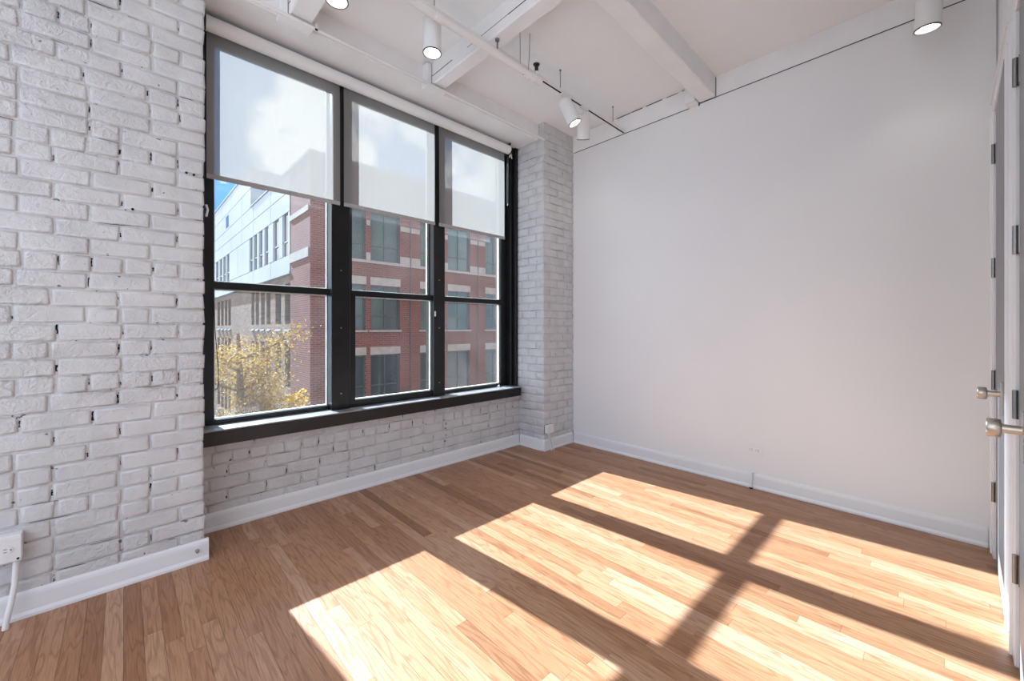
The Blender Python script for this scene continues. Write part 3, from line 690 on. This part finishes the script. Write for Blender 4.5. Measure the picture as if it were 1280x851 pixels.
for i, (c0, c1) in enumerate(cols):
    for k, (r0, r1) in enumerate(rows):
        wv = bbx('window', M['teal_glass'] if k < 2 else M['dark_glass'], bd, bd, c0 + .05, c1 - .05, YF + .18, YF + .22, r0 + .05, r1 - .05)
        s = MB(); c = (c0 + c1) / 2
        s.box(c0, c0 + .09, YF + .12, YF + .26, r0, r1); s.box(c1 - .09, c1, YF + .12, YF + .26, r0, r1); s.box(c0, c1, YF + .12, YF + .26, r0, r0 + .09); s.box(c0, c1, YF + .12, YF + .26, r1 - .09, r1)
        s.box(c - .035, c + .035, YF + .13, YF + .25, r0, r1); zt = r0 + .32 * (r1 - r0); s.box(c0, c1, YF + .13, YF + .25, zt - .03, zt + .03)
        s.v = [(p[0] - XB, p[1] - YF, p[2] - GZ) for p in s.v]; s.build('window_frame', M['frame_dark'], wv)
        if k > 0: bbx('lintel', M['stone'], bd, bd, c0 - .02, c1 + .02, YF - .03, YF + .12, r1 - .02, r1 + .40)
        if k: bbx('sill', M['stone'], bd, bd, c0 - .08, c1 + .08, YF - .07, YF + .16, r0 - .10 if k else r0 - .16, r0)
for a, b_ in zip(xs[::2], xs[1::2]):
    if b_ - a < 3 and a > 7:
        bbx('stone_block', M['stone'], bd, bd, a + .01, b_ - .01, YF - .03, YF + .1, 4.86, 5.26); bbx('stone_block', M['stone'], bd, bd, a + .03, b_ - .03, YF - .025, YF + .1, 6.72, 7.0)
    if 1 < b_ - a < 3 and a > 8: bbx('downpipe', M['frame_dark'], bd, bd, (a + b_) / 2 - .02, (a + b_) / 2 + .02, YF - .06, YF - .005, GZ, RT - .5)
bbx('stone_band', M['stone'], bd, bd, 7.5, XE, YF - .05, YF + .02, 4.70, 4.85)
for z0, z1 in ((7.0, 7.28), (4.72, 5.2)):
    bbx('stone_band', M['stone'], bd, bd, XB - .05, XB + .05, YF + .2, YT, z0, z1)
# pale metal clad wing on a tan brick base
XM = XB - .02
mb = tag(empty('metal_clad_building', (XM, YT, GZ)), 'pale metal clad wing on a tan brick base beyond the red brick corner', 'building')
YE2 = 75; ZM, ZL, ZU = 4.28, 9.8, 12.6; YU = 33.7
def mbx(name, m, parent, *b_): return bbx(name, m, parent, mb, *b_)
mwin = [(33.2, 34.1), (31.85, 32.8), (30.3, 31.3), (28.85, 29.8), (26.5, 27.7), (24.65, 25.7)]
fwin = [(41.9, 43.1), (43.6, 44.8), (45.4, 46.7), (47.4, 48.8)]
s = MB()
mbx('core', M['panel_back'], mb, XM + .2, XM + 12, YT + .02, YE2, ZM, ZL - .15); mbx('core', M['panel_back'], mb, XM + .2, XM + 12, YU + .1, YE2, ZL - .15, ZU - .1)
# panels, cut round the window strips
def panel(y0, y1, z0, z1): mbx('panel', M['metal_panel'], mb, XM, XM + .2, y0 + .025, y1 - .025, z0 + .02, z1 - .02)
wz = (5.22, 7.62)
allw = sorted(mwin + fwin)
y = YT
edges = [YT, 28.3, 32.9, 36.8, 41.0, 45.2, 49.6, 54.0, 60, 67, YE2]
for a, b_ in zip(edges, edges[1:]):
    panel(a, b_, ZM, wz[0])
    panel(a, b_, wz[1], 8.72); panel(a, b_, 8.72, ZL)
    if b_ > YU:
        panel(max(a, YU), b_, ZL, 11.2); panel(max(a, YU), b_, 11.2, ZU)
y = YT
for a, b_ in allw + [(YE2, YE2)]:
    while a - y > 5.2: panel(y, y + 4.2, *wz); y += 4.2
    if a - y > .06: panel(y, a, *wz)
    y = b_
for a, b_ in allw:
    wv = mbx('window', M['dark_glass'], mb, XM + .10, XM + .14, a + .04, b_ - .04, wz[0] + .05, wz[1] - .05)
    s = MB(); s.box(XM + .04, XM + .2, a, a + .12, wz[0], wz[1]); s.box(XM + .04, XM + .2, b_ - .12, b_, wz[0], wz[1]); s.box(XM + .04, XM + .2, a, b_, 6.0, 6.08)
    s.v = [(p[0] - XM, p[1] - YT, p[2] - GZ) for p in s.v]; s.build('window_frame', M['metal_panel'], wv)
mbx('small_window', M['dark_glass'], mb, XM - .01, XM + .03, 42.2, 43.4, 10.0, 11.0)
# front face of the taller volume
for k in range(3):
    mbx('panel', M['metal_panel'], mb, XM + .03 + 3.9 * k, XM + 3.87 + 3.9 * k, YU - .1, YU + .1, ZL - .3, 11.2); mbx('panel', M['metal_panel'], mb, XM + .03 + 3.9 * k, XM + 3.87 + 3.9 * k, YU - .1, YU + .1, 11.24, ZU)
mbx('coping', M['metal_panel'], mb, XM - .06, XM + .3, YT, YU, ZL, ZL + .08)
mbx('coping', M['metal_panel'], mb, XM - .06, XM + .3, YU - .15, YE2, ZU, ZU + .1)
# tan base with deep window slots
trow = ((1.42, 3.72), (-2.2, .28), (-6.3, -3.7))
ty = [YT] + [q for c in allw for q in c] + [YE2]
s = MB()
for a, b_ in zip(ty[::2], ty[1::2]): s.box(XM + .12, XM + .6, a, b_, GZ, ZM)
tz = [GZ] + sorted(q for r_ in trow for q in r_) + [ZM]
for a, b_ in zip(tz[::2], tz[1::2]):
    for c in allw: s.box(XM + .12, XM + .6, c[0], c[1], a, b_)
s.v = [(p[0] - XM, p[1] - YT, p[2] - GZ) for p in s.v]; s.build('base_wall', M['tan_y'], mb)
for a, b_ in allw:
    for r0, r1 in trow:
        wv = mbx('window', M['dark_glass'], mb, XM + .42, XM + .46, a, b_, r0, r1)
        s = MB(); s.box(XM + .36, XM + .48, a, a + .1, r0, r1); s.box(XM + .36, XM + .48, b_ - .1, b_, r0, r1); s.v = [(p[0] - XM, p[1] - YT, p[2] - GZ) for p in s.v]; s.build('window_frame', M['frame_dark'], wv)
        s = MB(); s.prism([(XM + .02, r0 - .42), (XM + .14, r0 - .42), (XM + .44, r0 + .04), (XM + .38, r0 + .04)], a, b_, 1); s.v = [(p[0] - XM, p[1] - YT, p[2] - GZ) for p in s.v]; s.build('sloped_sill', M['dark_flashing'], mb)
mbx('metal_skirt', M['metal_panel'], mb, XM - .04, XM + .3, YT, YE2, ZM - .1, ZM + .02)

# yellow street tree
TX, TY = 2.0, 12.0
tr = tag(empty('street_tree', (TX, TY, GZ)), 'yellow autumn street tree in front of the tan brick wall', 'tree')
rt_ = random.Random(5); s = MB()
s.tube([(0, 0, 0), (.08, .05, 2.5), (.0, .1, 4.6), (.1, .0, 6.2), (.05, 0, 7.6)], [.19, .16, .12, .08, .03], 10)
tips = []
for i in range(34):
    z0 = rt_.uniform(3.4, 7.0); an = rt_.uniform(0, 6.28); L = rt_.uniform(.8, 1.75) * (1.15 - .09 * (z0 - 3.4)); up = rt_.uniform(.25, .8)
    p = [Vector((.05, .04, z0))]
    for k in range(1, 5): p.append(p[0] + Vector((math.cos(an + k * .12) * L * k / 4, math.sin(an + k * .12) * L * k / 4, up * L * (k / 4) ** 1.2)))
    s.tube(p, [.035, .026, .018, .012, .006], 5); tips.append(p)
# one limb reaching towards the red corner
p = [Vector((.05, 0, 5.3)), Vector((.30, -.3, 5.6)), Vector((.60, -.6, 5.85)), Vector((.88, -.85, 6.05)), Vector((1.12, -1.0, 6.2))]
s.tube(p, [.04, .03, .02, .014, .006], 5); limb = p
s.build('trunk', M['bark'], tr, smooth=True)
s = MB()
def leaf(c, sz):
    a = Vector((rt_.gauss(0, 1), rt_.gauss(0, 1), rt_.gauss(0, .8))).normalized(); b_ = a.cross(Vector((rt_.gauss(0, 1), rt_.gauss(0, 1), rt_.gauss(0, 1)))).normalized()
    k = len(s.v); n_ = a.cross(b_) * sz * .12
    s.v += [tuple(c - a * sz), tuple(c + b_ * sz * .45 + n_), tuple(c + a * sz), tuple(c - b_ * sz * .45 + n_)]; s.f += [(k, k + 1, k + 2), (k, k + 2, k + 3)]
for p in tips:
    for _ in range(620):
        t = rt_.uniform(.25, 1.0) * 4; i = min(int(t), 3); c = p[i].lerp(p[i + 1], t - i)
        leaf(c + Vector((rt_.gauss(0, .17), rt_.gauss(0, .17), rt_.gauss(0, .15))), rt_.uniform(.020, .040))
trunk_leaves = s; s = MB()
for _ in range(520):
    t = rt_.uniform(.9, 4.0); i = min(int(t), 3); c = limb[i].lerp(limb[i + 1], t - i)
    leaf(c + Vector((rt_.gauss(0, .11), rt_.gauss(0, .11), rt_.gauss(0, .10))), rt_.uniform(.035, .055))
trunk_leaves.build('foliage', M['leaf'], tr)['kind'] = 'stuff'
s.build('bright_foliage', M['leaf_bright'], tr)['kind'] = 'stuff'
tr.scale = (1.1, 1.1, 1.14)
